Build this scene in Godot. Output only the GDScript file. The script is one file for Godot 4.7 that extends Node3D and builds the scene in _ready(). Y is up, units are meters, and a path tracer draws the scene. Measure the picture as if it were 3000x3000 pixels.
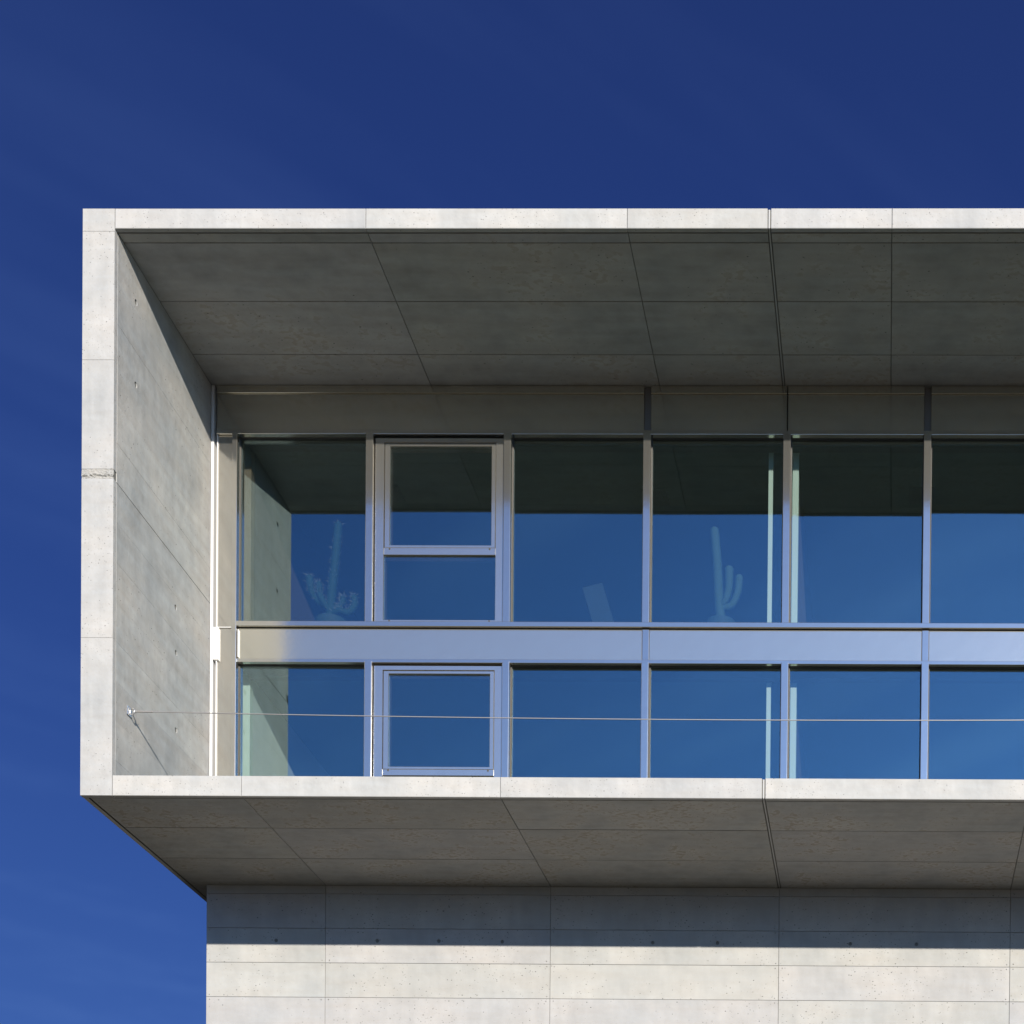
extends Node3D
# A cantilevered concrete box with a recessed curtain wall, seen from below against a deep blue sky.
# x runs along the facade from its left corner, y is up, z points from the facade to the viewer; metres.

# ---- measured layout ------------------------------------------------------------------------
const LEN := 13.19            # length of the box
const X_IN := 0.311           # inner face of the side wall
const Y_BOT := 8.19           # underside of the floor slab
const Y_SILL := 8.384         # top of the floor slab
const Y_SOF := 13.603         # underside of the roof slab
const Y_TOP := 13.792         # top of the roof slab
const Z_MUL := -2.118         # front of the mullions
const Z_GLASS := -2.215       # outer face of the panes
const Z_LOW := -2.271         # face of the lower wall
const Z_BACK := -10.2
const JOINT := 6.597          # expansion joint, the middle of the box
const SUN_SLOPE := 0.290      # fall of the sun rays per metre into the facade
const SUN_SIDE := 0.39        # drift of the sun rays to the left per metre into the facade

var building: Node3D
var rng := RandomNumberGenerator.new()
var M := {}

# ---- mesh collector -------------------------------------------------------------------------
class MB:
	var v := PackedVector3Array()
	var n := PackedVector3Array()
	func tri(a: Vector3, b: Vector3, c: Vector3, out: Vector3, na = null, nb = null, nc = null) -> void:
		var face := (b - a).cross(c - a)
		if face.length_squared() < 1e-16:
			return
		face = face.normalized()
		if face.dot(out) < 0.0:
			face = -face
			v.append_array([a, b, c])
			n.append_array([na if na else face, nb if nb else face, nc if nc else face])
		else:
			v.append_array([a, c, b])
			n.append_array([na if na else face, nc if nc else face, nb if nb else face])
	func quad(a: Vector3, b: Vector3, c: Vector3, d: Vector3, out: Vector3) -> void:
		tri(a, b, c, out)
		tri(a, c, d, out)
	func box(lo: Vector3, hi: Vector3, bev := 0.0) -> void:
		var c := (lo + hi) / 2.0
		var h := (hi - lo) / 2.0
		var b := minf(bev, minf(h.x, minf(h.y, h.z)) * 0.9)
		for ax in 3:
			for s in [-1.0, 1.0]:
				var o := Vector3.ZERO
				o[ax] = s
				var p: Array[Vector3] = []
				for k in [[-1, -1], [1, -1], [1, 1], [-1, 1]]:
					var q := c
					q[ax] += s * h[ax]
					q[(ax + 1) % 3] += k[0] * (h[(ax + 1) % 3] - b)
					q[(ax + 2) % 3] += k[1] * (h[(ax + 2) % 3] - b)
					p.append(q)
				quad(p[0], p[1], p[2], p[3], o)
		if b <= 0.0:
			return
		for ax in 3:
			var i := (ax + 1) % 3
			var j := (ax + 2) % 3
			for s in [-1.0, 1.0]:
				for t in [-1.0, 1.0]:
					var o := Vector3.ZERO
					o[i] = s
					o[j] = t
					var p: Array[Vector3] = []
					for e in [-1.0, 1.0]:
						var q := c
						q[ax] += e * (h[ax] - b)
						var q1 := q
						q1[i] += s * h[i]
						q1[j] += t * (h[j] - b)
						var q2 := q
						q2[i] += s * (h[i] - b)
						q2[j] += t * h[j]
						if e < 0.0:
							p.append(q1)
							p.append(q2)
						else:
							p.append(q2)
							p.append(q1)
					quad(p[0], p[1], p[2], p[3], o)
		for s in [-1.0, 1.0]:
			for t in [-1.0, 1.0]:
				for w in [-1.0, 1.0]:
					var o := Vector3(s, t, w)
					var p: Array[Vector3] = []
					for ax in 3:
						var q := c + o * (h - Vector3(b, b, b))
						q[ax] = c[ax] + o[ax] * h[ax]
						p.append(q)
					tri(p[0], p[1], p[2], o)
	# a bar with rounded long edges; axis 0: along x, 1: along y
	func rounded(lo: Vector3, hi: Vector3, axis: int, r: float) -> void:
		var i := (axis + 1) % 3
		var j := (axis + 2) % 3
		var pts: Array[Vector2] = []
		var nor: Array[Vector2] = []
		for k in 4:
			var ctr := Vector2(hi[i] - r if k == 0 or k == 3 else lo[i] + r, hi[j] - r if k < 2 else lo[j] + r)
			for e in 5:
				var a: float = (k + e / 4.0) * PI / 2.0
				nor.append(Vector2(cos(a), sin(a)))
				pts.append(ctr + nor[-1] * r)
		var at := func(p: Vector2, along: float) -> Vector3:
			var q := Vector3.ZERO
			q[axis] = along
			q[i] = p.x
			q[j] = p.y
			return q
		for k in pts.size():
			var l := (k + 1) % pts.size()
			var na: Vector3 = at.call(nor[k], 0.0)
			var nb: Vector3 = at.call(nor[l], 0.0)
			var a: Vector3 = at.call(pts[k], lo[axis])
			var b: Vector3 = at.call(pts[l], lo[axis])
			var c: Vector3 = at.call(pts[l], hi[axis])
			var d: Vector3 = at.call(pts[k], hi[axis])
			tri(a, b, c, na + nb, na, nb, nb)
			tri(a, c, d, na + nb, na, nb, na)
		var mid := Vector2((lo[i] + hi[i]) / 2.0, (lo[j] + hi[j]) / 2.0)
		for s in [lo[axis], hi[axis]]:
			var o := Vector3.ZERO
			o[axis] = -1.0 if s == lo[axis] else 1.0
			for k in pts.size():
				tri(at.call(mid, s), at.call(pts[k], s), at.call(pts[(k + 1) % pts.size()], s), o)
	func tube(path: Array, radii: Array, sides: int, ribs := 0, depth := 0.0) -> void:
		var rings: Array = []
		var mids: Array = []
		var up := Vector3(0.3, 0.1, 1).normalized()
		for k in path.size():
			var dir: Vector3 = (path[mini(k + 1, path.size() - 1)] - path[maxi(k - 1, 0)]).normalized()
			var e1 := (up - dir * up.dot(dir)).normalized()
			var e2 := dir.cross(e1)
			var ring: Array = []
			for s in sides:
				var a := TAU * s / sides
				var r: float = radii[k] * (1.0 + depth * cos(a * ribs))
				ring.append(path[k] + (e1 * cos(a) + e2 * sin(a)) * r)
			rings.append(ring)
			mids.append(path[k])
		for k in path.size() - 1:
			for s in sides:
				var t := (s + 1) % sides
				var a: Vector3 = rings[k][s]
				var b: Vector3 = rings[k][t]
				var c: Vector3 = rings[k + 1][t]
				var d: Vector3 = rings[k + 1][s]
				var na: Vector3 = (a - mids[k]).normalized()
				var nb: Vector3 = (b - mids[k]).normalized()
				var nc: Vector3 = (c - mids[k + 1]).normalized()
				var nd: Vector3 = (d - mids[k + 1]).normalized()
				tri(a, b, c, na + nc, na, nb, nc)
				tri(a, c, d, na + nc, na, nc, nd)
		for e in [0, path.size() - 1]:
			for s in sides:
				tri(mids[e], rings[e][s], rings[e][(s + 1) % sides], path[e] - path[1 if e == 0 else e - 1])
	func mesh() -> ArrayMesh:
		var a := []
		a.resize(Mesh.ARRAY_MAX)
		a[Mesh.ARRAY_VERTEX] = v
		a[Mesh.ARRAY_NORMAL] = n
		var m := ArrayMesh.new()
		m.add_surface_from_arrays(Mesh.PRIMITIVE_TRIANGLES, a)
		return m


func put(called: String, mb: MB, material: Material, parent: Node) -> MeshInstance3D:
	var o := MeshInstance3D.new()
	o.name = called
	o.mesh = mb.mesh()
	o.material_override = material
	o.cast_shadow = GeometryInstance3D.SHADOW_CASTING_SETTING_ON
	parent.add_child(o, true)
	return o


func bar(called: String, lo: Vector3, hi: Vector3, material: Material, parent: Node, bev := 0.003) -> MeshInstance3D:
	var mb := MB.new()
	mb.box(lo, hi, bev)
	return put(called, mb, material, parent)


func round_bar(called: String, lo: Vector3, hi: Vector3, axis: int, material: Material, parent: Node, r := 0.006) -> MeshInstance3D:
	var mb := MB.new()
	mb.rounded(lo, hi, axis, r)
	return put(called, mb, material, parent)


func thing(called: String, label: String, category: String, at := Vector3.ZERO, group := "") -> Node3D:
	var o := Node3D.new()
	o.name = called
	add_child(o, true)
	o.position = at
	o.set_meta("label", label)
	o.set_meta("category", category)
	if group:
		o.set_meta("group", group)
	return o


# A formwork panel: its face is the rectangle round c spanned by u and v, n points out of the concrete.
# holes: [s, t, radius, depth] on the face, bored as real recesses.
func panel(called: String, parent: Node, c: Vector3, u: Vector3, v: Vector3, n: Vector3, w: float, h: float, t: float, bev: float, material: Material, holes := []) -> MeshInstance3D:
	var mb := MB.new()
	var at := func(s: float, r: float, d: float) -> Vector3: return u * s + v * r - n * d
	var hw := w / 2.0
	var hh := h / 2.0
	var xs := [-hw + bev, hw - bev]
	var ys := [-hh + bev, hh - bev]
	for o in holes:
		for e in [-1.0, 1.0]:
			xs.append(o[0] + e * o[2] * 1.15)
			ys.append(o[1] + e * o[2] * 1.15)
	xs.sort()
	ys.sort()
	for i in xs.size() - 1:
		if xs[i + 1] - xs[i] < 1e-5:
			continue
		for j in ys.size() - 1:
			if ys[j + 1] - ys[j] < 1e-5:
				continue
			var mid := Vector2((xs[i] + xs[i + 1]) / 2.0, (ys[j] + ys[j + 1]) / 2.0)
			var bored := false
			for o in holes:
				var far := Vector2(o[0], o[1]) - mid
				if absf(far.x) < o[2] * 0.9 and absf(far.y) < o[2] * 0.9:
					bored = true
			if not bored:
				mb.quad(at.call(xs[i], ys[j], 0.0), at.call(xs[i + 1], ys[j], 0.0), at.call(xs[i + 1], ys[j + 1], 0.0), at.call(xs[i], ys[j + 1], 0.0), n)
	for o in holes:
		var sides := 12 if o[2] > 0.012 else 8
		var r: float = o[2]
		var q: float = r * 1.15
		for k in sides:
			var a0 := TAU * k / sides + PI / 4.0
			var a1 := TAU * (k + 1) / sides + PI / 4.0
			var p0 := Vector2(cos(a0), sin(a0))
			var p1 := Vector2(cos(a1), sin(a1))
			var s0 := p0 / maxf(absf(p0.x), absf(p0.y)) * q
			var s1 := p1 / maxf(absf(p1.x), absf(p1.y)) * q
			var i0: Vector3 = at.call(o[0] + p0.x * r, o[1] + p0.y * r, 0.0)
			var i1: Vector3 = at.call(o[0] + p1.x * r, o[1] + p1.y * r, 0.0)
			mb.quad(i0, i1, at.call(o[0] + s1.x, o[1] + s1.y, 0.0), at.call(o[0] + s0.x, o[1] + s0.y, 0.0), n)
			var d0: Vector3 = at.call(o[0] + p0.x * r * 0.75, o[1] + p0.y * r * 0.75, o[3])
			var d1: Vector3 = at.call(o[0] + p1.x * r * 0.75, o[1] + p1.y * r * 0.75, o[3])
			mb.quad(i0, i1, d1, d0, -(u * (p0.x + p1.x) + v * (p0.y + p1.y)))
			mb.tri(d0, d1, at.call(o[0], o[1], o[3]), n)
	var f := [[-1, -1], [1, -1], [1, 1], [-1, 1]]
	for k in 4:
		var a: Array = f[k]
		var b: Array = f[(k + 1) % 4]
		var out: Vector3 = u * (a[0] + b[0]) + v * (a[1] + b[1])
		mb.quad(at.call(a[0] * (hw - bev), a[1] * (hh - bev), 0.0), at.call(b[0] * (hw - bev), b[1] * (hh - bev), 0.0), at.call(b[0] * hw, b[1] * hh, bev), at.call(a[0] * hw, a[1] * hh, bev), out + n)
		mb.quad(at.call(a[0] * hw, a[1] * hh, bev), at.call(b[0] * hw, b[1] * hh, bev), at.call(b[0] * hw, b[1] * hh, t), at.call(a[0] * hw, a[1] * hh, t), out)
	var o := put(called, mb, material, parent)
	o.position = c
	return o


# ---- materials ------------------------------------------------------------------------------
func lin(r: float, g: float, b: float) -> Color:
	return Color(r, g, b).linear_to_srgb()


func noise_image(noise_seed: int, freq: float, w: int, h: int, octaves := 4) -> Image:
	var f := FastNoiseLite.new()
	f.seed = noise_seed
	f.noise_type = FastNoiseLite.TYPE_SIMPLEX_SMOOTH
	f.frequency = freq
	f.fractal_octaves = octaves
	var im := f.get_seamless_image(w, h, false, false, 0.12, true)
	im.convert(Image.FORMAT_L8)
	return im


# Cast concrete: broad clouds, a streak along the boards, fine grain, air holes and (stain > 0) brown marks.
func concrete_image(noise_seed: int, base: Color, cloud: float, streak: float, warm: float, specks: int, stain: float, runs := 0.0) -> ImageTexture:
	const S := 1024
	var a := noise_image(noise_seed, 0.012, 256, 256)
	a.resize(S, S, Image.INTERPOLATE_CUBIC)
	var b := noise_image(noise_seed + 1, 0.05, 64, 512, 3)
	b.resize(S, S, Image.INTERPOLATE_CUBIC)
	var c := noise_image(noise_seed + 2, 0.03, 512, 512, 5)
	c.resize(S, S, Image.INTERPOLATE_CUBIC)
	var d := noise_image(noise_seed + 3, 0.12, 320, 512, 4)
	d.resize(S, S, Image.INTERPOLATE_CUBIC)
	var e4 := noise_image(noise_seed + 4, 0.045, 512, 48, 4)
	e4.resize(S, S, Image.INTERPOLATE_CUBIC)
	var de := e4.get_data()
	var da := a.get_data()
	var db := b.get_data()
	var dc := c.get_data()
	var dd := d.get_data()
	var r := RandomNumberGenerator.new()
	r.seed = noise_seed
	var px := PackedByteArray()
	px.resize(S * S * 3)
	var lut := PackedByteArray()
	lut.resize(1024)
	for i in 1024:
		lut[i] = int(clampf(Color(i / 1023.0, 0, 0).linear_to_srgb().r, 0, 1) * 255.0 + 0.5)
	for i in S * S:
		var ca := da[i] / 127.5 - 1.0
		var cb := db[i] / 127.5 - 1.0
		var cc := dc[i] / 127.5 - 1.0
		var cd := dd[i] / 127.5 - 1.0
		var k := 1.0 + cloud * (ca * 0.9 + cc * 0.6) + streak * (cb + 0.4 * cd) + 0.035 * (r.randf() - 0.5) + runs * (de[i] / 127.5 - 1.0)
		var w := warm * (ca - cb * 0.6)
		var st := 0.0
		if stain > 0.0:
			st = stain * smoothstep(0.0, 0.45, ca * 0.7 + cc * 0.5) * smoothstep(0.12, 0.42, cd + 0.5 * cc + 0.2 * (r.randf() - 0.5))
		px[i * 3] = lut[clampi(int(base.r * k * (1.0 + w) * (1.0 - 0.45 * st) * 1023.0), 0, 1023)]
		px[i * 3 + 1] = lut[clampi(int(base.g * k * (1.0 - 0.55 * st) * 1023.0), 0, 1023)]
		px[i * 3 + 2] = lut[clampi(int(base.b * k * (1.0 - w) * (1.0 - 0.7 * st) * 1023.0), 0, 1023)]
	for q in specks:
		var x := r.randi_range(0, S - 1)
		var y := r.randi_range(0, S - 1)
		if da[y * S + x] < 95 + r.randi_range(0, 70):
			continue
		var long := r.randi_range(1, 3)
		var tall := r.randi_range(1, 2)
		var dark := r.randf_range(0.5, 0.9)
		for i in long:
			for j in tall:
				var at := (((y + j) % S) * S + (x + i) % S) * 3
				for e in 3:
					px[at + e] = int(px[at + e] * dark)
	return ImageTexture.create_from_image(Image.create_from_data(S, S, false, Image.FORMAT_RGB8, px))


func concrete(tex: Texture2D, relief: Texture2D, metres: float, offset: Vector3, tint: Color) -> StandardMaterial3D:
	var m := StandardMaterial3D.new()
	m.albedo_texture = tex
	m.albedo_color = tint
	m.roughness = 0.82
	m.metallic_specular = 0.3
	m.uv1_triplanar = true
	m.uv1_world_triplanar = true
	m.uv1_triplanar_sharpness = 8.0
	m.uv1_scale = Vector3.ONE / metres
	m.uv1_offset = offset
	m.heightmap_enabled = true
	m.heightmap_texture = relief
	m.heightmap_scale = 0.25
	return m


func variants(tex: Texture2D, relief: Texture2D, metres: float, count: int, spread: float) -> Array:
	var out := []
	for k in count:
		var t := 1.0 - spread * rng.randf()
		var w := spread * 0.35 * (rng.randf() - 0.5)
		out.append(concrete(tex, relief, metres, Vector3(rng.randf(), rng.randf(), rng.randf()), Color(t, t - absf(w) * 0.5, t - w)))
	return out


func plain(c: Color, rough: float, metal := 0.0, spec := 0.5) -> StandardMaterial3D:
	var m := StandardMaterial3D.new()
	m.albedo_color = c
	m.roughness = rough
	m.metallic = metal
	m.metallic_specular = spec
	return m


func make_materials() -> void:
	var relief := ImageTexture.create_from_image(noise_image(77, 0.06, 512, 512, 5))
	var wall := concrete_image(11, Color(0.330, 0.329, 0.314), 0.10, 0.04, 0.025, 4600, 0.0, 0.05)
	var side := concrete_image(23, Color(0.330, 0.329, 0.314), 0.15, 0.085, 0.04, 1500, 0.0, 0.06)
	var soffit := concrete_image(37, Color(0.330, 0.329, 0.314), 0.15, 0.06, 0.03, 2600, 0.45)
	M.wall = variants(wall, relief, 4.1, 6, 0.045)
	M.edge = variants(wall, relief, 2.9, 4, 0.03)
	M.side = []
	for k in 3:
		M.side.append(concrete(side, relief, 4.3, Vector3(0.15, 0.4, 0.62), Color(1.0 - 0.02 * k, 1.0 - 0.02 * k, 1.0 - 0.018 * k)))
	var plain_soffit := concrete_image(51, Color(0.330, 0.329, 0.314), 0.17, 0.09, 0.03, 1800, 0.3)
	M.soffit = variants(soffit, relief, 3.1, 6, 0.06)
	M.soffit_plain = variants(plain_soffit, relief, 4.7, 6, 0.06)
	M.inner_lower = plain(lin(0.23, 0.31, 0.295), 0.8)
	M.core = concrete(wall, relief, 3.3, Vector3(0.3, 0.1, 0.7), lin(0.45, 0.44, 0.42))
	M.deck = plain(lin(0.05, 0.047, 0.042), 0.95)
	M.scar = concrete(wall, relief, 0.7, Vector3(0.6, 0.2, 0.1), lin(0.85, 0.84, 0.82))
	M.alu = plain(lin(0.61, 0.585, 0.53), 0.13, 0.94)
	M.casing = plain(lin(0.61, 0.585, 0.53), 0.18, 0.925)
	M.sheet = plain(lin(0.63, 0.60, 0.51), 0.15, 0.905)
	var sheen := ImageTexture.create_from_image(noise_image(91, 0.02, 256, 256, 4))
	for m in [M.alu, M.casing, M.sheet]:
		m.uv1_triplanar = true
		m.uv1_world_triplanar = true
		m.uv1_scale = Vector3.ONE * 0.55
		m.heightmap_enabled = true
		m.heightmap_texture = sheen
		m.heightmap_scale = 0.06
	M.bronze = plain(lin(0.11, 0.095, 0.08), 0.5)
	M.flashing = plain(lin(0.55, 0.545, 0.53), 0.5, 0.1)
	M.gasket = plain(lin(0.03, 0.027, 0.022), 0.6)
	M.sealant = plain(lin(0.33, 0.33, 0.32), 0.7)
	M.steel = plain(lin(0.62, 0.61, 0.59), 0.3, 0.85)
	M.rope = plain(lin(0.34, 0.32, 0.30), 0.45, 0.6)
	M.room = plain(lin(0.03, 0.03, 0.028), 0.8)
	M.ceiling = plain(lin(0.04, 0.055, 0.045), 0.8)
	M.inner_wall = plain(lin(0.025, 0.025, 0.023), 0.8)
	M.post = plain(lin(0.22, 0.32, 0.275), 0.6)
	M.post_tan = plain(lin(0.06, 0.053, 0.03), 0.6)
	var orm := Image.create(4, 4, false, Image.FORMAT_RGB8)
	orm.fill(Color(1.0, 0.012, 1.0))
	var g := ORMMaterial3D.new()      # solar-control glass: a thin metallic coat mirrors part of the light, the rest passes
	g.orm_texture = ImageTexture.create_from_image(orm)
	g.transparency = BaseMaterial3D.TRANSPARENCY_ALPHA
	g.albedo_color = Color(lin(0.70, 0.94, 0.96), 0.175)
	M.glass = g
	M.cactus = plain(lin(0.008, 0.026, 0.020), 0.7, 0.0, 0.15)
	M.cactus_pale = plain(lin(0.020, 0.046, 0.037), 0.75, 0.0, 0.15)
	M.spine = plain(lin(0.07, 0.10, 0.095), 0.6)
	M.pot = plain(lin(0.013, 0.03, 0.03), 0.6, 0.0, 0.15)
	M.soil = plain(lin(0.06, 0.045, 0.03), 0.95)
	M.board = plain(lin(0.010, 0.019, 0.019), 0.8, 0.0, 0.15)
	M.lamp = plain(lin(0.015, 0.015, 0.015), 0.6)


func any(list: Array) -> Material:
	return list[rng.randi_range(0, list.size() - 1)]


# ---- sky ------------------------------------------------------------------------------------
func sky_panorama(to_sun: Vector3) -> ImageTexture:
	const W := 2048
	const H := 1024
	var streak := FastNoiseLite.new()
	streak.seed = 5
	streak.frequency = 1.0
	streak.fractal_octaves = 7
	streak.fractal_gain = 0.6
	var im := Image.create(W, H, false, Image.FORMAT_RGBF)
	for y in H:
		var e := 90.0 - (y + 0.5) / H * 180.0
		var el := maxf(e, 0.0) + 9.0 * exp(-maxf(e, 0.0) / 9.0)
		var base := Vector3(0.013 + 0.040 * exp(-0.10 * (el - 14.0)), 0.027 + 0.107 * exp(-0.080 * (el - 14.0)), 0.082 + 0.350 * exp(-0.050 * (el - 14.0)))
		var ce := cos(deg_to_rad(e))
		for x in W:
			var az := TAU * (x + 0.5) / W
			var d := Vector3(sin(az) * ce, sin(deg_to_rad(e)), -cos(az) * ce)
			var g := rad_to_deg(d.angle_to(to_sun))
			var near := exp(-pow(g / 38.0, 2.0))
			var k := Vector3(1.0 + 8.0 * near, 1.0 + 7.6 * near, 1.0 + 4.5 * near)
			var c := base * k + Vector3(0.12, 0.11, 0.10) * exp(-g / 9.0)
			if e > 0.0:
				# thin high cirrus on a layer far above, drawn out by the wind
				var p := Vector2(d.x, d.z) / maxf(d.y, 0.08)
				var q := p.rotated(0.75)
				var s := streak.get_noise_2d(q.x * 0.6, q.y * 3.6) + 0.55 * streak.get_noise_2d(q.x * 0.35 + 9.0, q.y * 0.5)
				c += base * k * Vector3(1.1, 0.7, 0.32) * clampf(s * 0.45 + 0.03, 0.0, 0.4)
			im.set_pixel(x, y, Color(c.x, c.y, c.z))
	return ImageTexture.create_from_image(im)


# ---- concrete shell -------------------------------------------------------------------------
func bays(from: float, to: float, joints: Array) -> Array:
	var cuts := [from]
	for j in joints:
		if j > from + 0.1 and j < to - 0.1:
			cuts.append(j)
	cuts.append(to)
	var out := []
	for i in cuts.size() - 1:
		out.append([cuts[i], cuts[i + 1]])
	return out


# gap to leave on each side of a bay end
func half_gap(x: float) -> float:
	return 0.017 if absf(x - JOINT) < 0.001 else 0.002


func slab(called: String, y0: float, y1: float, joints: Array, rows: Array, z_end: float, tidy: Material) -> Node3D:
	var core := bar(called, Vector3(0.02, y0 + 0.014, Z_BACK), Vector3(LEN - 0.02, y1 - 0.006, -0.014), M.core, building, 0.0)
	for b in bays(X_IN, LEN - X_IN, joints):
		var x0: float = b[0] + half_gap(b[0])
		var x1: float = b[1] - half_gap(b[1])
		panel("fascia_panel", core, Vector3((x0 + x1) / 2, (y0 + y1) / 2, 0), Vector3.RIGHT, Vector3.UP, Vector3.BACK, x1 - x0, y1 - y0, 0.05, 0.004, any(M.edge))
	var cuts := [-0.064]
	cuts.append_array(rows)
	cuts.append(z_end)
	var first := X_IN if y0 > 10.0 else 0.064
	for b in bays(first, LEN - first, joints):
		var x0: float = b[0] + (half_gap(b[0]) + 0.0015 if b[0] > first else 0.0)
		var x1: float = b[1] - (half_gap(b[1]) + 0.0015 if b[1] < LEN - first else 0.0)
		for i in cuts.size() - 1:
			var z0: float = cuts[i] - (0.0035 if i > 0 else 0.0)
			var z1: float = cuts[i + 1] + 0.0035
			var drop := rng.randf() * 0.0015
			panel("soffit_panel", core, Vector3((x0 + x1) / 2, y0 + drop, (z0 + z1) / 2), Vector3.RIGHT, Vector3.BACK, Vector3.DOWN, x1 - x0, z0 - z1, 0.03, 0.003, any(M.soffit_plain if y0 > 10.0 else M.soffit))
	bar("joint_strip", Vector3(JOINT - 0.007, y0 + 0.002, z_end), Vector3(JOINT + 0.007, y1 - 0.01, -0.004), tidy, core, 0.002)
	return core


func side_wall(mirror: bool) -> void:
	var s := -1.0 if mirror else 1.0
	var ox := LEN if mirror else 0.0
	var lo := Vector3(0.02, Y_BOT + 0.014, Z_BACK)
	var hi := Vector3(X_IN - 0.008, Y_TOP - 0.02, -0.014)
	if mirror:
		var t := lo.x
		lo.x = LEN - hi.x
		hi.x = LEN - t
	var core := bar("side_wall", lo, hi, M.core, building, 0.0)
	# front edge, cast in lifts
	var cuts := [Y_BOT, 9.70, 11.222, 11.312, 12.352, 13.575, Y_TOP]
	for i in cuts.size() - 1:
		if i == 2:
			continue
		var y0: float = cuts[i] + (0.0008 if i > 0 else 0.0)
		var y1: float = cuts[i + 1] - 0.0008
		panel("edge_panel", core, Vector3(ox + s * (X_IN - 0.002) / 2, (y0 + y1) / 2, 0.0), Vector3.RIGHT, Vector3.UP, Vector3.BACK, X_IN - 0.002, y1 - y0, 0.06, 0.002, M.edge[0])
		panel("outer_panel", core, Vector3(ox, (y0 + y1) / 2, (Z_BACK - 0.065) / 2), Vector3.BACK, Vector3.UP, Vector3.LEFT * s, -Z_BACK - 0.065, y1 - y0, 0.05, 0.004, any(M.side))
	# the broken lip where one pour ended
	var mb := MB.new()
	var f := FastNoiseLite.new()
	f.seed = 3 if mirror else 9
	f.frequency = 22.0
	f.fractal_octaves = 4
	var nx := 46
	var ny := 16
	var g: Array = []
	for j in ny + 1:
		var row: Array = []
		for i in nx + 1:
			var x := float(i) / nx * (X_IN - 0.002)
			var y := 11.222 + float(j) / ny * 0.09
			var ragged := f.get_noise_2d(x, y * 1.8)
			var lip := exp(-pow((y - 11.25 - 0.016 * f.get_noise_2d(x * 0.5, 3.0)) / 0.012, 2.0))
			row.append(Vector3(ox + s * (x + 0.001), y, -0.003 + 0.016 * ragged * (0.4 + lip) + 0.008 * lip))
		g.append(row)
	for j in ny:
		for i in nx:
			mb.quad(g[j][i], g[j][i + 1], g[j + 1][i + 1], g[j + 1][i], Vector3.BACK)
	put("broken_pour_joint", mb, M.scar, core)
	# inner face: boards of 0.38 m, with tie holes
	var rows := [Y_SILL]
	var y := 11.22 - 0.38 * 7
	while y < Y_SOF - 0.05:
		if y > Y_SILL + 0.1:
			rows.append(y)
		y += 0.38
	rows.append(Y_SOF)
	var ties := [[13.219, -0.43], [12.416, -0.435], [11.594, -0.425], [10.721, -1.32], [10.256, -1.335], [9.455, -1.345]]
	for i in rows.size() - 1:
		var gap := 0.0035 if absf(rows[i] - 11.22) < 0.01 else 0.0002
		var gap2 := 0.0035 if absf(rows[i + 1] - 11.22) < 0.01 else 0.0002
		var y0: float = rows[i] + gap
		var y1: float = rows[i + 1] - gap2
		var z0 := -0.064
		var z1 := -2.14
		var holes := []
		for t in ties:
			if t[0] > y0 + 0.03 and t[0] < y1 - 0.03:
				holes.append([t[1] - (z0 + z1) / 2, t[0] - (y0 + y1) / 2, 0.027, 0.06])
		panel("board_panel", core, Vector3(ox + s * (X_IN - rng.randf() * 0.0012), (y0 + y1) / 2, (z0 + z1) / 2), Vector3.BACK, Vector3.UP, Vector3.RIGHT * s, z0 - z1, y1 - y0, 0.07, 0.0007, any(M.side), holes)


func lower_wall() -> void:
	var core := bar("lower_wall", Vector3(0.25, 0, Z_BACK + 0.3), Vector3(LEN - 0.25, Y_BOT - 0.004, Z_LOW - 0.012), M.core, building, 0.0)
	var rows := []
	var y := 8.099
	while y > 4.6:
		rows.append(y)
		y -= 0.381
	rows.push_front(Y_BOT)
	var ties := [1.013, 2.14, 2.824, 3.531, 5.20, 5.918, 7.386, 8.116, 9.6, 10.4, 11.2, 12.2]
	for b in bays(0.235, LEN - 0.235, [1.5626, 4.0647, JOINT, 9.148, 11.67]):
		var x0: float = b[0] + (0.002 if b[0] > 0.3 else 0.0)
		var x1: float = b[1] - 0.002
		for i in rows.size() - 1:
			var y1: float = rows[i] - (0.0015 if i > 0 else 0.0)
			var y0: float = rows[i + 1] + 0.0015
			var cy := (y0 + y1) / 2
			var holes := []
			if i == 2:
				for t in ties:
					if t > x0 + 0.1 and t < x1 - 0.1:
						holes.append([t - (x0 + x1) / 2, 7.582 - cy, 0.021, 0.03])
			if i > 0 and i < 6:
				for sx in [-1.0, 1.0]:
					for sy in [-1.0, 1.0]:
						if rng.randf() < 0.8:
							holes.append([sx * ((x1 - x0) / 2 - rng.randf_range(0.03, 0.045)), sy * ((y1 - y0) / 2 - rng.randf_range(0.02, 0.03)), 0.0055, 0.012])
			panel("wall_panel", core, Vector3((x0 + x1) / 2, cy, Z_LOW - rng.randf() * 0.002), Vector3.RIGHT, Vector3.UP, Vector3.BACK, x1 - x0, y1 - y0, 0.04, 0.0025, any(M.wall), holes)
	bar("wall_base", Vector3(0.24, 0, Z_LOW - 0.2), Vector3(LEN - 0.24, rows[-1] - 0.003, Z_LOW), M.wall[0], core, 0.003)


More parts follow.
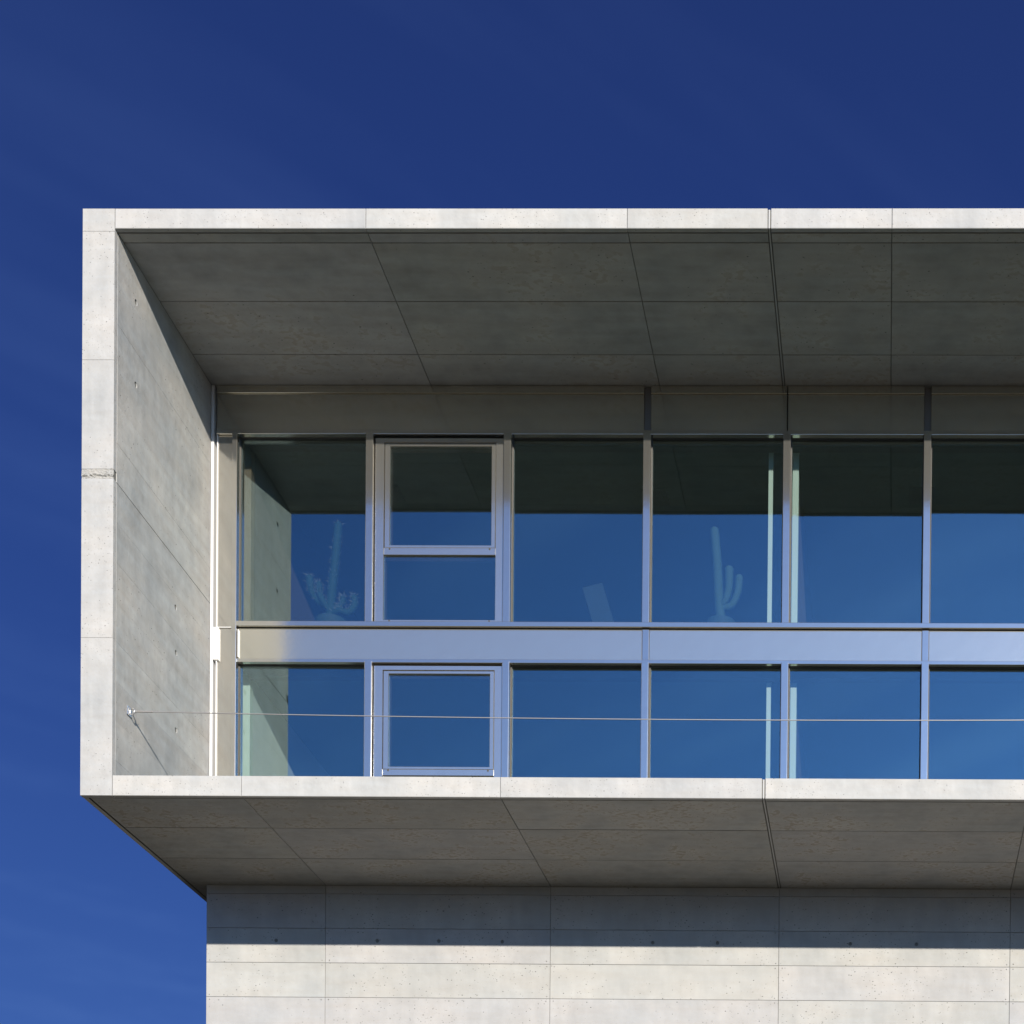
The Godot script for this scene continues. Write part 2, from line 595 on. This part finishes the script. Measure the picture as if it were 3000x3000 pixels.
# ---- glazing --------------------------------------------------------------------------------
func glazing() -> void:
	var mull := [2.0665, 3.5815, 5.1105, 6.641, 8.1746, 9.706, 11.238]
	var last := LEN - 0.58
	# corner posts: a mullion, a recessed filler sheet, a lip and a bright flashing against the concrete
	for side in 2:
		var fx := func(x: float) -> float: return x if side == 0 else LEN - x
		var span := func(a: float, b: float, y0: float, y1: float, z0: float, z1: float) -> Array:
			var p: float = fx.call(a)
			var q: float = fx.call(b)
			return [Vector3(minf(p, q), y0, z0), Vector3(maxf(p, q), y1, z1)]
		var k: Array = span.call(0.553, 0.612, 8.39, 13.062, -2.30, Z_MUL)
		var post := round_bar("corner_post", k[0], k[1], 1, M.alu, building, 0.007)
		k = span.call(0.387, 0.553, 8.39, 13.062, -2.28, Z_MUL - 0.045)
		bar("filler_sheet", k[0], k[1], M.alu, post)
		k = span.call(0.374, 0.3865, 8.39, 13.062, -2.28, Z_MUL - 0.03)
		bar("edge_lip", k[0], k[1], M.flashing, post, 0.002)
		k = span.call(0.349, 0.373, 8.39, 13.062, -2.28, Z_MUL - 0.19)
		bar("shadow_gap", k[0], k[1], M.gasket, post, 0.0)
		k = span.call(0.312, 0.344, 8.39, 13.60, -2.28, -2.142)
		bar("wall_flashing", k[0], k[1], M.flashing, post, 0.002)
		k = span.call(0.346, 0.408, 10.60, 10.960, -2.27, Z_MUL - 0.012)
		bar("spandrel_end_cap", k[0], k[1], M.flashing, post, 0.006)
		k = span.call(0.374, 0.550, 10.961, 10.969, -2.27, Z_MUL - 0.03)
		bar("spandrel_end_trim", k[0], k[1], M.flashing, post, 0.001)
	for i in mull.size():
		var x: float = mull[i]
		# two lengths, one for each storey
		round_bar("mullion", Vector3(x - 0.0415, 11.018, Z_GLASS - 0.08), Vector3(x + 0.0415, 13.072, Z_MUL), 1, M.alu, building, 0.008)
		round_bar("mullion", Vector3(x - 0.0415, 8.39, Z_GLASS - 0.08), Vector3(x + 0.0415, 10.585, Z_MUL), 1, M.alu, building, 0.008)
	# head: sheets between the third, fourth and fifth mullions, with open joints
	var head_cuts := [[0.374, mull[2] - 0.039], [mull[2] + 0.037, mull[3] - 0.006], [mull[3] + 0.006, mull[4] - 0.039], [mull[4] + 0.037, mull[5] - 0.006], [mull[5] + 0.006, mull[6] - 0.039], [mull[6] + 0.037, LEN - 0.374]]
	for h in head_cuts:
		var sheet := bar("head_sheet", Vector3(h[0], 13.114, -2.26), Vector3(h[1], 13.513, Z_MUL - 0.035), M.sheet, building, 0.003)
		bar("top_flange", Vector3(h[0], 13.514, -2.26), Vector3(h[1], Y_SOF - 0.004, Z_MUL - 0.02), M.sheet, sheet, 0.003)
	for i in [2, 4, 6]:
		bar("head_joint_cover", Vector3(mull[i] - 0.0375, 13.113, -2.26), Vector3(mull[i] + 0.0355, Y_SOF - 0.006, Z_MUL - 0.055), M.bronze, building, 0.002)
	bar("head_backing", Vector3(0.36, 13.08, -2.30), Vector3(LEN - 0.36, Y_SOF + 0.005, -2.262), M.gasket, building, 0.0)
	var head_rail := round_bar("head_rail", Vector3(0.374, 13.064, -2.27), Vector3(LEN - 0.374, 13.112, Z_MUL - 0.015), 0, M.alu, building, 0.006)
	# sill of the upper storey and the spandrel below it
	round_bar("upper_sill", Vector3(0.612, 10.964, -2.27), Vector3(LEN - 0.612, 11.018, Z_MUL + 0.006), 0, M.alu, building, 0.005)
	var sp_cuts := [[0.616, mull[2] - 0.040], [mull[2] + 0.040, mull[4] - 0.040], [mull[4] + 0.040, mull[6] - 0.040], [mull[6] + 0.040, LEN - 0.616]]
	for h in sp_cuts:
		var sheet := bar("spandrel_sheet", Vector3(h[0], 10.622, -2.27), Vector3(h[1], 10.956, Z_MUL - 0.035), M.sheet, building, 0.003)
		if h[0] < 1.0:
			bar("end_trim", Vector3(0.622, 10.63, -2.20), Vector3(0.632, 10.935, Z_MUL - 0.012), M.flashing, sheet, 0.002)
	for i in [2, 4, 6]:
		round_bar("spandrel_joint_cover", Vector3(mull[i] - 0.0385, 10.623, -2.24), Vector3(mull[i] + 0.0385, 10.952, Z_MUL - 0.026), 1, M.alu, building, 0.007)
	round_bar("spandrel_flange", Vector3(0.612, 10.582, -2.27), Vector3(LEN - 0.612, 10.6215, Z_MUL - 0.022), 0, M.alu, building, 0.004)
	bar("spandrel_core", Vector3(0.36, 10.60, -2.34), Vector3(LEN - 0.36, 10.95, -2.272), M.gasket, building, 0.0)
	# panes between the posts; the second bay holds the opening windows
	var edges := [0.612]
	for x in mull:
		edges.append(x)
	edges.append(LEN - 0.612)
	for i in edges.size() - 1:
		var x0: float = edges[i] + (0.0415 if i > 0 else 0.0)
		var x1: float = edges[i + 1] - (0.0415 if i < edges.size() - 2 else 0.0)
		if i == 1:
			opening_window(x0, x1, 11.018, 13.064, 11.771, 11.852)
			opening_window(x0, x1, 8.45, 10.582, 9.361, 9.433)
			continue
		for r in [[11.018, 13.064], [8.40, 10.582]]:
			var gb := 0.010
			var tilt := Vector3(rng.randf_range(-0.004, 0.004), rng.randf_range(-0.002, 0.002), 0)
			var ctr := Vector3((x0 + x1) / 2, (r[0] + r[1]) / 2, Z_GLASS)
			var mb := pane_mesh(x1 - x0 - 0.006, r[1] - r[0] - 0.006, rng.randf_range(-0.0016, 0.0016))
			var p := put("glass_pane", mb, M.glass, building)
			p.position = ctr
			p.rotation = tilt
			var seal := MB.new()
			seal.box(Vector3(x0, r[0], Z_GLASS - 0.03), Vector3(x0 + gb, r[1], Z_GLASS + 0.012))
			seal.box(Vector3(x1 - gb, r[0], Z_GLASS - 0.03), Vector3(x1, r[1], Z_GLASS + 0.012))
			seal.box(Vector3(x0 + gb, r[1] - gb, Z_GLASS - 0.03), Vector3(x1 - gb, r[1], Z_GLASS + 0.012))
			seal.box(Vector3(x0 + gb, r[0], Z_GLASS - 0.03), Vector3(x1 - gb, r[0] + gb, Z_GLASS + 0.012))
			put("gasket", seal, M.gasket, building)


# a sealed unit: its sheets bulge or sink by a millimetre or so with the air pressure
func pane_mesh(w: float, h: float, bulge: float) -> MB:
	var mb := MB.new()
	const K := 14
	for face in 2:
		var z := 0.0 if face == 0 else -0.008
		var out := Vector3.BACK if face == 0 else Vector3.FORWARD
		var p := []
		var n := []
		for j in K + 1:
			for i in K + 1:
				var a := 2.0 * i / K - 1.0
				var b := 2.0 * j / K - 1.0
				var bump := bulge * (1.0 - a * a) * (1.0 - b * b)
				p.append(Vector3(a * w / 2, b * h / 2, z + bump))
				n.append(Vector3(bulge * 2.0 * a * (1.0 - b * b) * 2.0 / w, bulge * 2.0 * b * (1.0 - a * a) * 2.0 / h, 1.0).normalized() * out.z)
		for j in K:
			for i in K:
				var c := [j * (K + 1) + i, j * (K + 1) + i + 1, (j + 1) * (K + 1) + i + 1, (j + 1) * (K + 1) + i]
				mb.tri(p[c[0]], p[c[1]], p[c[2]], out, n[c[0]], n[c[1]], n[c[2]])
				mb.tri(p[c[0]], p[c[2]], p[c[3]], out, n[c[0]], n[c[2]], n[c[3]])
	return mb


func frame_mesh(x0: float, x1: float, y0: float, y1: float, wl: float, wr: float, wb: float, wt: float, z0: float, z1: float) -> MB:
	# a mitred frame with chamfered edges
	var mb := MB.new()
	var o := [Vector2(x0, y0), Vector2(x1, y0), Vector2(x1, y1), Vector2(x0, y1)]
	var i := [Vector2(x0 + wl, y0 + wb), Vector2(x1 - wr, y0 + wb), Vector2(x1 - wr, y1 - wt), Vector2(x0 + wl, y1 - wt)]
	var outs := [Vector3.DOWN, Vector3.RIGHT, Vector3.UP, Vector3.LEFT]
	var c := 0.004
	for k in 4:
		var l := (k + 1) % 4
		var a := [Vector3(o[k].x, o[k].y, z0), Vector3(o[k].x, o[k].y, z1 - c)]
		var b := [Vector3(o[l].x, o[l].y, z0), Vector3(o[l].x, o[l].y, z1 - c)]
		var di: Vector2 = (i[k] - o[k])
		var dl: Vector2 = (i[l] - o[l])
		var ca := Vector2(signf(di.x), signf(di.y)) * c
		var cl := Vector2(signf(dl.x), signf(dl.y)) * c
		var fa := Vector3(o[k].x + ca.x, o[k].y + ca.y, z1)
		var fb := Vector3(o[l].x + cl.x, o[l].y + cl.y, z1)
		var ga := Vector3(i[k].x - ca.x, i[k].y - ca.y, z1)
		var gb := Vector3(i[l].x - cl.x, i[l].y - cl.y, z1)
		var ia := Vector3(i[k].x, i[k].y, z1 - c)
		var ib := Vector3(i[l].x, i[l].y, z1 - c)
		var ja := Vector3(i[k].x, i[k].y, z0)
		var jb := Vector3(i[l].x, i[l].y, z0)
		var out: Vector3 = outs[k]
		mb.quad(a[0], b[0], b[1], a[1], out)
		mb.quad(a[1], b[1], fb, fa, out + Vector3.BACK)
		mb.quad(fa, fb, gb, ga, Vector3.BACK)
		mb.quad(ga, gb, ib, ia, Vector3.BACK - out)
		mb.quad(ia, ib, jb, ja, -out)
		mb.quad(a[0], b[0], jb, ja, Vector3.FORWARD)
	return mb


func opening_window(x0: float, x1: float, y0: float, y1: float, t0: float, t1: float) -> void:
	var zc := Z_MUL - 0.048      # casing face
	var zs := Z_MUL - 0.056      # sash face
	var win := put("opening_window", frame_mesh(x0 + 0.007, x1 - 0.002, y0 + 0.003, y1 - 0.02, 0.101, 0.092, 0.042, 0.050, -2.29, zc), M.casing, building)
	var a := x0 + 0.007 + 0.101
	var b := x1 - 0.002 - 0.092
	bar("transom", Vector3(a + 0.001, t0, -2.29), Vector3(b - 0.001, t1 - 0.004, zc - 0.001), M.casing, win, 0.003)
	put("sash", frame_mesh(a + 0.004, b - 0.004, t1, y1 - 0.073, 0.058, 0.046, 0.030, 0.032, -2.285, zs), M.casing, win)
	for x in [a + 0.065, b - 0.062]:
		for y in [t1 - 0.016, y0 + 0.03]:
			var mb := MB.new()
			mb.tube([Vector3(x, y, zc - 0.006), Vector3(x, y, zc + 0.0012)], [0.011, 0.011], 10)
			put("drain_plug", mb, M.gasket, win)
	bar("pane", Vector3(a + 0.055, t1 + 0.02, zs - 0.030), Vector3(b - 0.042, y1 - 0.10, zs - 0.022), M.glass, win, 0.0)
	bar("pane", Vector3(a - 0.003, y0 + 0.035, zc - 0.032), Vector3(b + 0.003, t0 + 0.006, zc - 0.024), M.glass, win, 0.0)


# ---- rooms behind the glass -----------------------------------------------------------------
func rooms() -> void:
	for r in [[10.97, 13.16, true], [8.40, 10.62, false]]:
		var y0: float = r[0]
		var y1: float = r[1]
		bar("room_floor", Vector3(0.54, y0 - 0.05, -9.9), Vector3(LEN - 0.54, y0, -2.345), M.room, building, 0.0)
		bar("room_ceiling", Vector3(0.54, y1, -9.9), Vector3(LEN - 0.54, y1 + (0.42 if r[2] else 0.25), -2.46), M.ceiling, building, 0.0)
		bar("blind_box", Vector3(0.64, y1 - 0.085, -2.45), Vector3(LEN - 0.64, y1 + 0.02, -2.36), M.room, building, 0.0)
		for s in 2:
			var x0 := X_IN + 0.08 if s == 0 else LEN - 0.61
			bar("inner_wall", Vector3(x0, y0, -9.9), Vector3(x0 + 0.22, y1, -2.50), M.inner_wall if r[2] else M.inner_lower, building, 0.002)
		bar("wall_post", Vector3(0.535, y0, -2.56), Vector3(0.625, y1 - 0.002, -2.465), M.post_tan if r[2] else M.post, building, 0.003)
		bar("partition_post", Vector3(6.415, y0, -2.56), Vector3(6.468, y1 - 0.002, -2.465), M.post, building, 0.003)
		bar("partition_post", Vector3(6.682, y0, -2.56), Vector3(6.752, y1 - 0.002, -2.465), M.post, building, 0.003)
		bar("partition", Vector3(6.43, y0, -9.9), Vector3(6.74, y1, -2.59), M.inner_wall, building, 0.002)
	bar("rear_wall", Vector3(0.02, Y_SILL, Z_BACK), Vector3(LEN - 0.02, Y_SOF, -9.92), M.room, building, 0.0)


func ceiling_light(x: float, z: float, label: String) -> void:
	var t := thing("ceiling_light", label, "ceiling light", Vector3(x, 13.16, z), "square lights under the upper ceiling")
	bar("housing", Vector3(-0.15, -0.03, -0.15), Vector3(0.15, -0.001, 0.15), M.lamp, t, 0.003)
	bar("diffuser", Vector3(-0.12, -0.036, -0.12), Vector3(0.12, -0.0305, 0.12), M.lamp, t, 0.001)


func grow(points: Array, r0: float, r1: float, steps := 26) -> Array:
	var c := Curve3D.new()
	for i in points.size():
		var p: Vector3 = points[i]
		var dir: Vector3 = (points[mini(i + 1, points.size() - 1)] - points[maxi(i - 1, 0)]) / 5.0
		c.add_point(p, -dir, dir)
	var path := []
	var radii := []
	var total := c.get_baked_length()
	for k in steps + 1:
		var t := float(k) / steps
		path.append(c.sample_baked(t * total, true))
		var r := lerpf(r0, r1, t)
		var rest := (1.0 - t) * total
		if rest < r:
			r *= sqrt(maxf(0.02, 1.0 - pow(1.0 - rest / r, 2.0)))
		radii.append(r * (1.0 + 0.04 * sin(k * 1.7)))
	return [path, radii]


func limb(called: String, points: Array, r0: float, r1: float, material: Material, parent: Node, ribs := 8) -> Array:
	var g := grow(points, r0, r1)
	var mb := MB.new()
	mb.tube(g[0], g[1], 24, ribs, 0.10)
	put(called, mb, material, parent)
	return g


func pot(parent: Node, r: float, h: float) -> void:
	var mb := MB.new()
	mb.tube([Vector3(0, 0, 0), Vector3(0, h * 0.86, 0), Vector3(0, h * 0.87, 0), Vector3(0, h, 0)], [r * 0.78, r * 0.96, r * 1.04, r * 1.05], 28)
	put("pot", mb, M.pot, parent)
	var s := MB.new()
	s.tube([Vector3(0, h - 0.01, 0), Vector3(0, h + 0.012, 0)], [r * 0.98, r * 0.7], 24)
	put("soil", s, M.soil, parent)


func cacti() -> void:
	var z := -2.85
	var a := thing("cactus", "spiny branched cactus in a pot behind the leftmost upper pane", "cactus", Vector3(1.40, 10.97, z), "cacti behind the upper panes")
	pot(a, 0.17, 0.44)
	var all := []
	all.append(limb("stem", [Vector3(-0.02, 0.42, 0), Vector3(0.0, 0.75, 0), Vector3(0.04, 1.15, 0), Vector3(0.075, 1.58, 0)], 0.05, 0.042, M.cactus, a, 5))
	all.append(limb("arm", [Vector3(-0.02, 0.60, 0), Vector3(-0.12, 0.64, 0.02), Vector3(-0.21, 0.75, 0.03), Vector3(-0.25, 0.95, 0.03)], 0.036, 0.042, M.cactus, a, 5))
	all.append(limb("arm", [Vector3(-0.02, 0.56, 0), Vector3(-0.08, 0.64, 0.05), Vector3(-0.12, 0.74, 0.06), Vector3(-0.125, 0.86, 0.06)], 0.034, 0.036, M.cactus, a, 5))
	all.append(limb("arm", [Vector3(0.0, 0.53, 0), Vector3(0.10, 0.55, 0.03), Vector3(0.20, 0.53, 0.03), Vector3(0.27, 0.62, 0.02), Vector3(0.25, 0.74, 0.01)], 0.036, 0.034, M.cactus, a, 5))
	all.append(limb("arm", [Vector3(0.03, 0.58, 0), Vector3(0.10, 0.64, -0.02), Vector3(0.13, 0.74, -0.02)], 0.03, 0.032, M.cactus, a, 5))
	var sp := MB.new()
	for g in all:
		for k in range(1, g[0].size()):
			for e in 5:
				var dir := Vector3(rng.randf_range(-1, 1), rng.randf_range(-0.1, 0.9), rng.randf_range(-1, 1)).normalized()
				var from: Vector3 = g[0][k] + dir * g[1][k] * 0.9
				sp.tube([from, from + dir * rng.randf_range(0.02, 0.05)], [0.0034, 0.001], 4)
	var o := put("spines", sp, M.spine, a)
	o.set_meta("kind", "stuff")
	var b := thing("cactus", "smooth columnar cactus with two upright arms in the fourth upper pane", "cactus", Vector3(5.86, 10.97, z), "cacti behind the upper panes")
	pot(b, 0.16, 0.44)
	limb("stem", [Vector3(0.0, 0.42, 0), Vector3(-0.03, 0.75, 0), Vector3(-0.05, 1.1, 0), Vector3(-0.09, 1.53, 0)], 0.055, 0.048, M.cactus_pale, b, 9)
	limb("arm", [Vector3(-0.02, 0.62, 0), Vector3(0.05, 0.68, 0.03), Vector3(0.085, 0.80, 0.04), Vector3(0.09, 1.06, 0.04)], 0.034, 0.05, M.cactus_pale, b, 9)
	limb("arm", [Vector3(0.0, 0.60, 0), Vector3(0.12, 0.63, 0.02), Vector3(0.185, 0.76, 0.03), Vector3(0.205, 0.97, 0.03)], 0.034, 0.044, M.cactus_pale, b, 9)


func leaning_board() -> void:
	var t := thing("leaning_board", "faint pale board leaning behind the third upper pane", "board", Vector3(4.53, 10.97, -3.0))
	var mb := MB.new()
	mb.box(Vector3(-0.12, 0, -0.012), Vector3(0.12, 1.0, 0.012), 0.004)
	var o := put("panel", mb, M.board, t)
	o.rotation = Vector3(-0.05, 0.1, 0.30)
	o.position = Vector3(0.12, 0.0, 0)
	bar("foot_rail", Vector3(0.0, 0.0, -0.02), Vector3(0.26, 0.03, 0.02), M.board, t, 0.003)


func guard_cable() -> void:
	var xa := X_IN + 0.001
	var xb := LEN - X_IN - 0.001
	var t := thing("guard_cable", "thin steel guard cable stretched across the opening below the lower panes", "cable", Vector3(xa, 9.15, -0.32))
	var path := []
	var radii := []
	for k in 61:
		var s := k / 60.0
		path.append(Vector3(0.09 + (xb - xa - 0.18) * s, -0.058 * 4.0 * s * (1.0 - s), 0))
		radii.append(0.0048)
	var mb := MB.new()
	mb.tube(path, radii, 8)
	put("rope", mb, M.rope, t)
	for e in 2:
		var f := 1.0 if e == 0 else -1.0
		var o := 0.0 if e == 0 else xb - xa
		var plate := MB.new()
		plate.box(Vector3(minf(o, o + f * 0.008), -0.045, -0.045), Vector3(maxf(o, o + f * 0.008), 0.045, 0.045), 0.003)
		var pl := put("anchor_plate", plate, M.steel, t)
		var eye := MB.new()
		var ring := []
		var rr := []
		for k in 17:
			var a := TAU * k / 16.0
			ring.append(Vector3(o + f * (0.036 + 0.026 * cos(a)), 0.032 * sin(a), 0.012 * cos(a)))
			rr.append(0.0065)
		eye.tube(ring, rr, 8)
		put("shackle", eye, M.steel, pl)
		var fork := MB.new()
		fork.tube([Vector3(o + f * 0.052, 0, 0), Vector3(o + f * 0.07, 0, 0), Vector3(o + f * 0.075, 0, 0), Vector3(o + f * 0.088, 0, 0)], [0.010, 0.015, 0.013, 0.008], 12)
		put("fork_end", fork, M.steel, pl)
		var sleeve := MB.new()
		sleeve.tube([Vector3(o + f * 0.08, 0, 0), Vector3(o + f * 0.24, -0.003, 0)], [0.0085, 0.0085], 12)
		put("turnbuckle", sleeve, M.rope, pl)


func _ready() -> void:
	rng.seed = 20
	# camera: a shifted lens held nearly level
	var f := 4564.5              # focal length in pixels of a 3000 pixel frame
	var cam := Camera3D.new()
	cam.projection = Camera3D.PROJECTION_FRUSTUM
	cam.near = 0.1
	cam.far = 5000.0
	cam.size = 3000.0 / f * cam.near
	cam.frustum_offset = Vector2((1500.0 - 2527.94) / f, (4383.44 - 1500.0) / f) * cam.near
	cam.position = Vector3(7.83, 1.7, 15.0)
	cam.rotation = Vector3(deg_to_rad(-0.7132), deg_to_rad(0.7899), deg_to_rad(0.6239))
	add_child(cam)
	cam.current = true
	# sun and sky
	var to_sun := Vector3(SUN_SIDE, SUN_SLOPE, 1.0).normalized()
	var sun := DirectionalLight3D.new()
	sun.name = "sun"
	sun.light_energy = 1.6
	sun.light_color = Color(1.0, 0.968, 0.918)
	sun.light_angular_distance = 0.5
	sun.shadow_enabled = true
	add_child(sun)
	sun.look_at_from_position(to_sun * 60.0, Vector3.ZERO)
	var env := Environment.new()
	env.background_mode = Environment.BG_SKY
	env.sky = Sky.new()
	var sm := PanoramaSkyMaterial.new()
	sm.panorama = sky_panorama(to_sun)
	env.sky.sky_material = sm
	env.tonemap_mode = Environment.TONE_MAPPER_LINEAR
	env.background_energy_multiplier = 0.62
	env.tonemap_exposure = 1.62
	env.sdfgi_enabled = true
	env.ssao_enabled = true
	env.ssil_enabled = true
	var we := WorldEnvironment.new()
	we.environment = env
	add_child(we)

	make_materials()
	# the ground in front of the building, below the frame
	var ground := MeshInstance3D.new()
	ground.name = "ground"
	var pm := PlaneMesh.new()
	pm.size = Vector2(4000, 4000)
	ground.mesh = pm
	var gm := StandardMaterial3D.new()
	var gn := NoiseTexture2D.new()
	gn.width = 512
	gn.height = 512
	gn.seamless = true
	gn.noise = FastNoiseLite.new()
	gn.noise.seed = 4
	var ramp := Gradient.new()
	ramp.set_color(0, lin(0.040, 0.034, 0.018))
	ramp.set_color(1, lin(0.075, 0.064, 0.034))
	gn.color_ramp = ramp
	gm.albedo_texture = gn
	gm.roughness = 0.95
	gm.uv1_triplanar = true
	gm.uv1_world_triplanar = true
	gm.uv1_scale = Vector3.ONE * 0.2
	ground.material_override = gm
	ground.set_meta("kind", "structure")
	add_child(ground)

	building = thing("concrete_building", "pale exposed concrete building with an overhanging framed glass front", "building")
	slab("roof_slab", Y_SOF, Y_TOP, [2.729, 5.238, JOINT, 7.768, 10.28], [-0.179, -0.933, -1.682], -2.262, M.sealant)
	slab("floor_slab", Y_BOT, Y_SILL, [1.5626, 4.0647, JOINT, 9.148, 11.67], [-0.745, -1.521, -2.297], -3.6, M.sealant)
	side_wall(false)
	side_wall(true)
	bar("balcony_deck", Vector3(X_IN + 0.004, Y_SILL - 0.012, -2.28), Vector3(LEN - X_IN - 0.004, Y_SILL - 0.001, -0.056), M.deck, building, 0.0)
	lower_wall()
	glazing()
	rooms()
	ceiling_light(1.90, -3.3, "dark square ceiling light behind the upper opening window")
	ceiling_light(5.02, -3.35, "dark square ceiling light just right of the third mullion")
	ceiling_light(8.14, -3.3, "dark square ceiling light behind the fifth mullion")
	cacti()
	leaning_board()
	guard_cable()
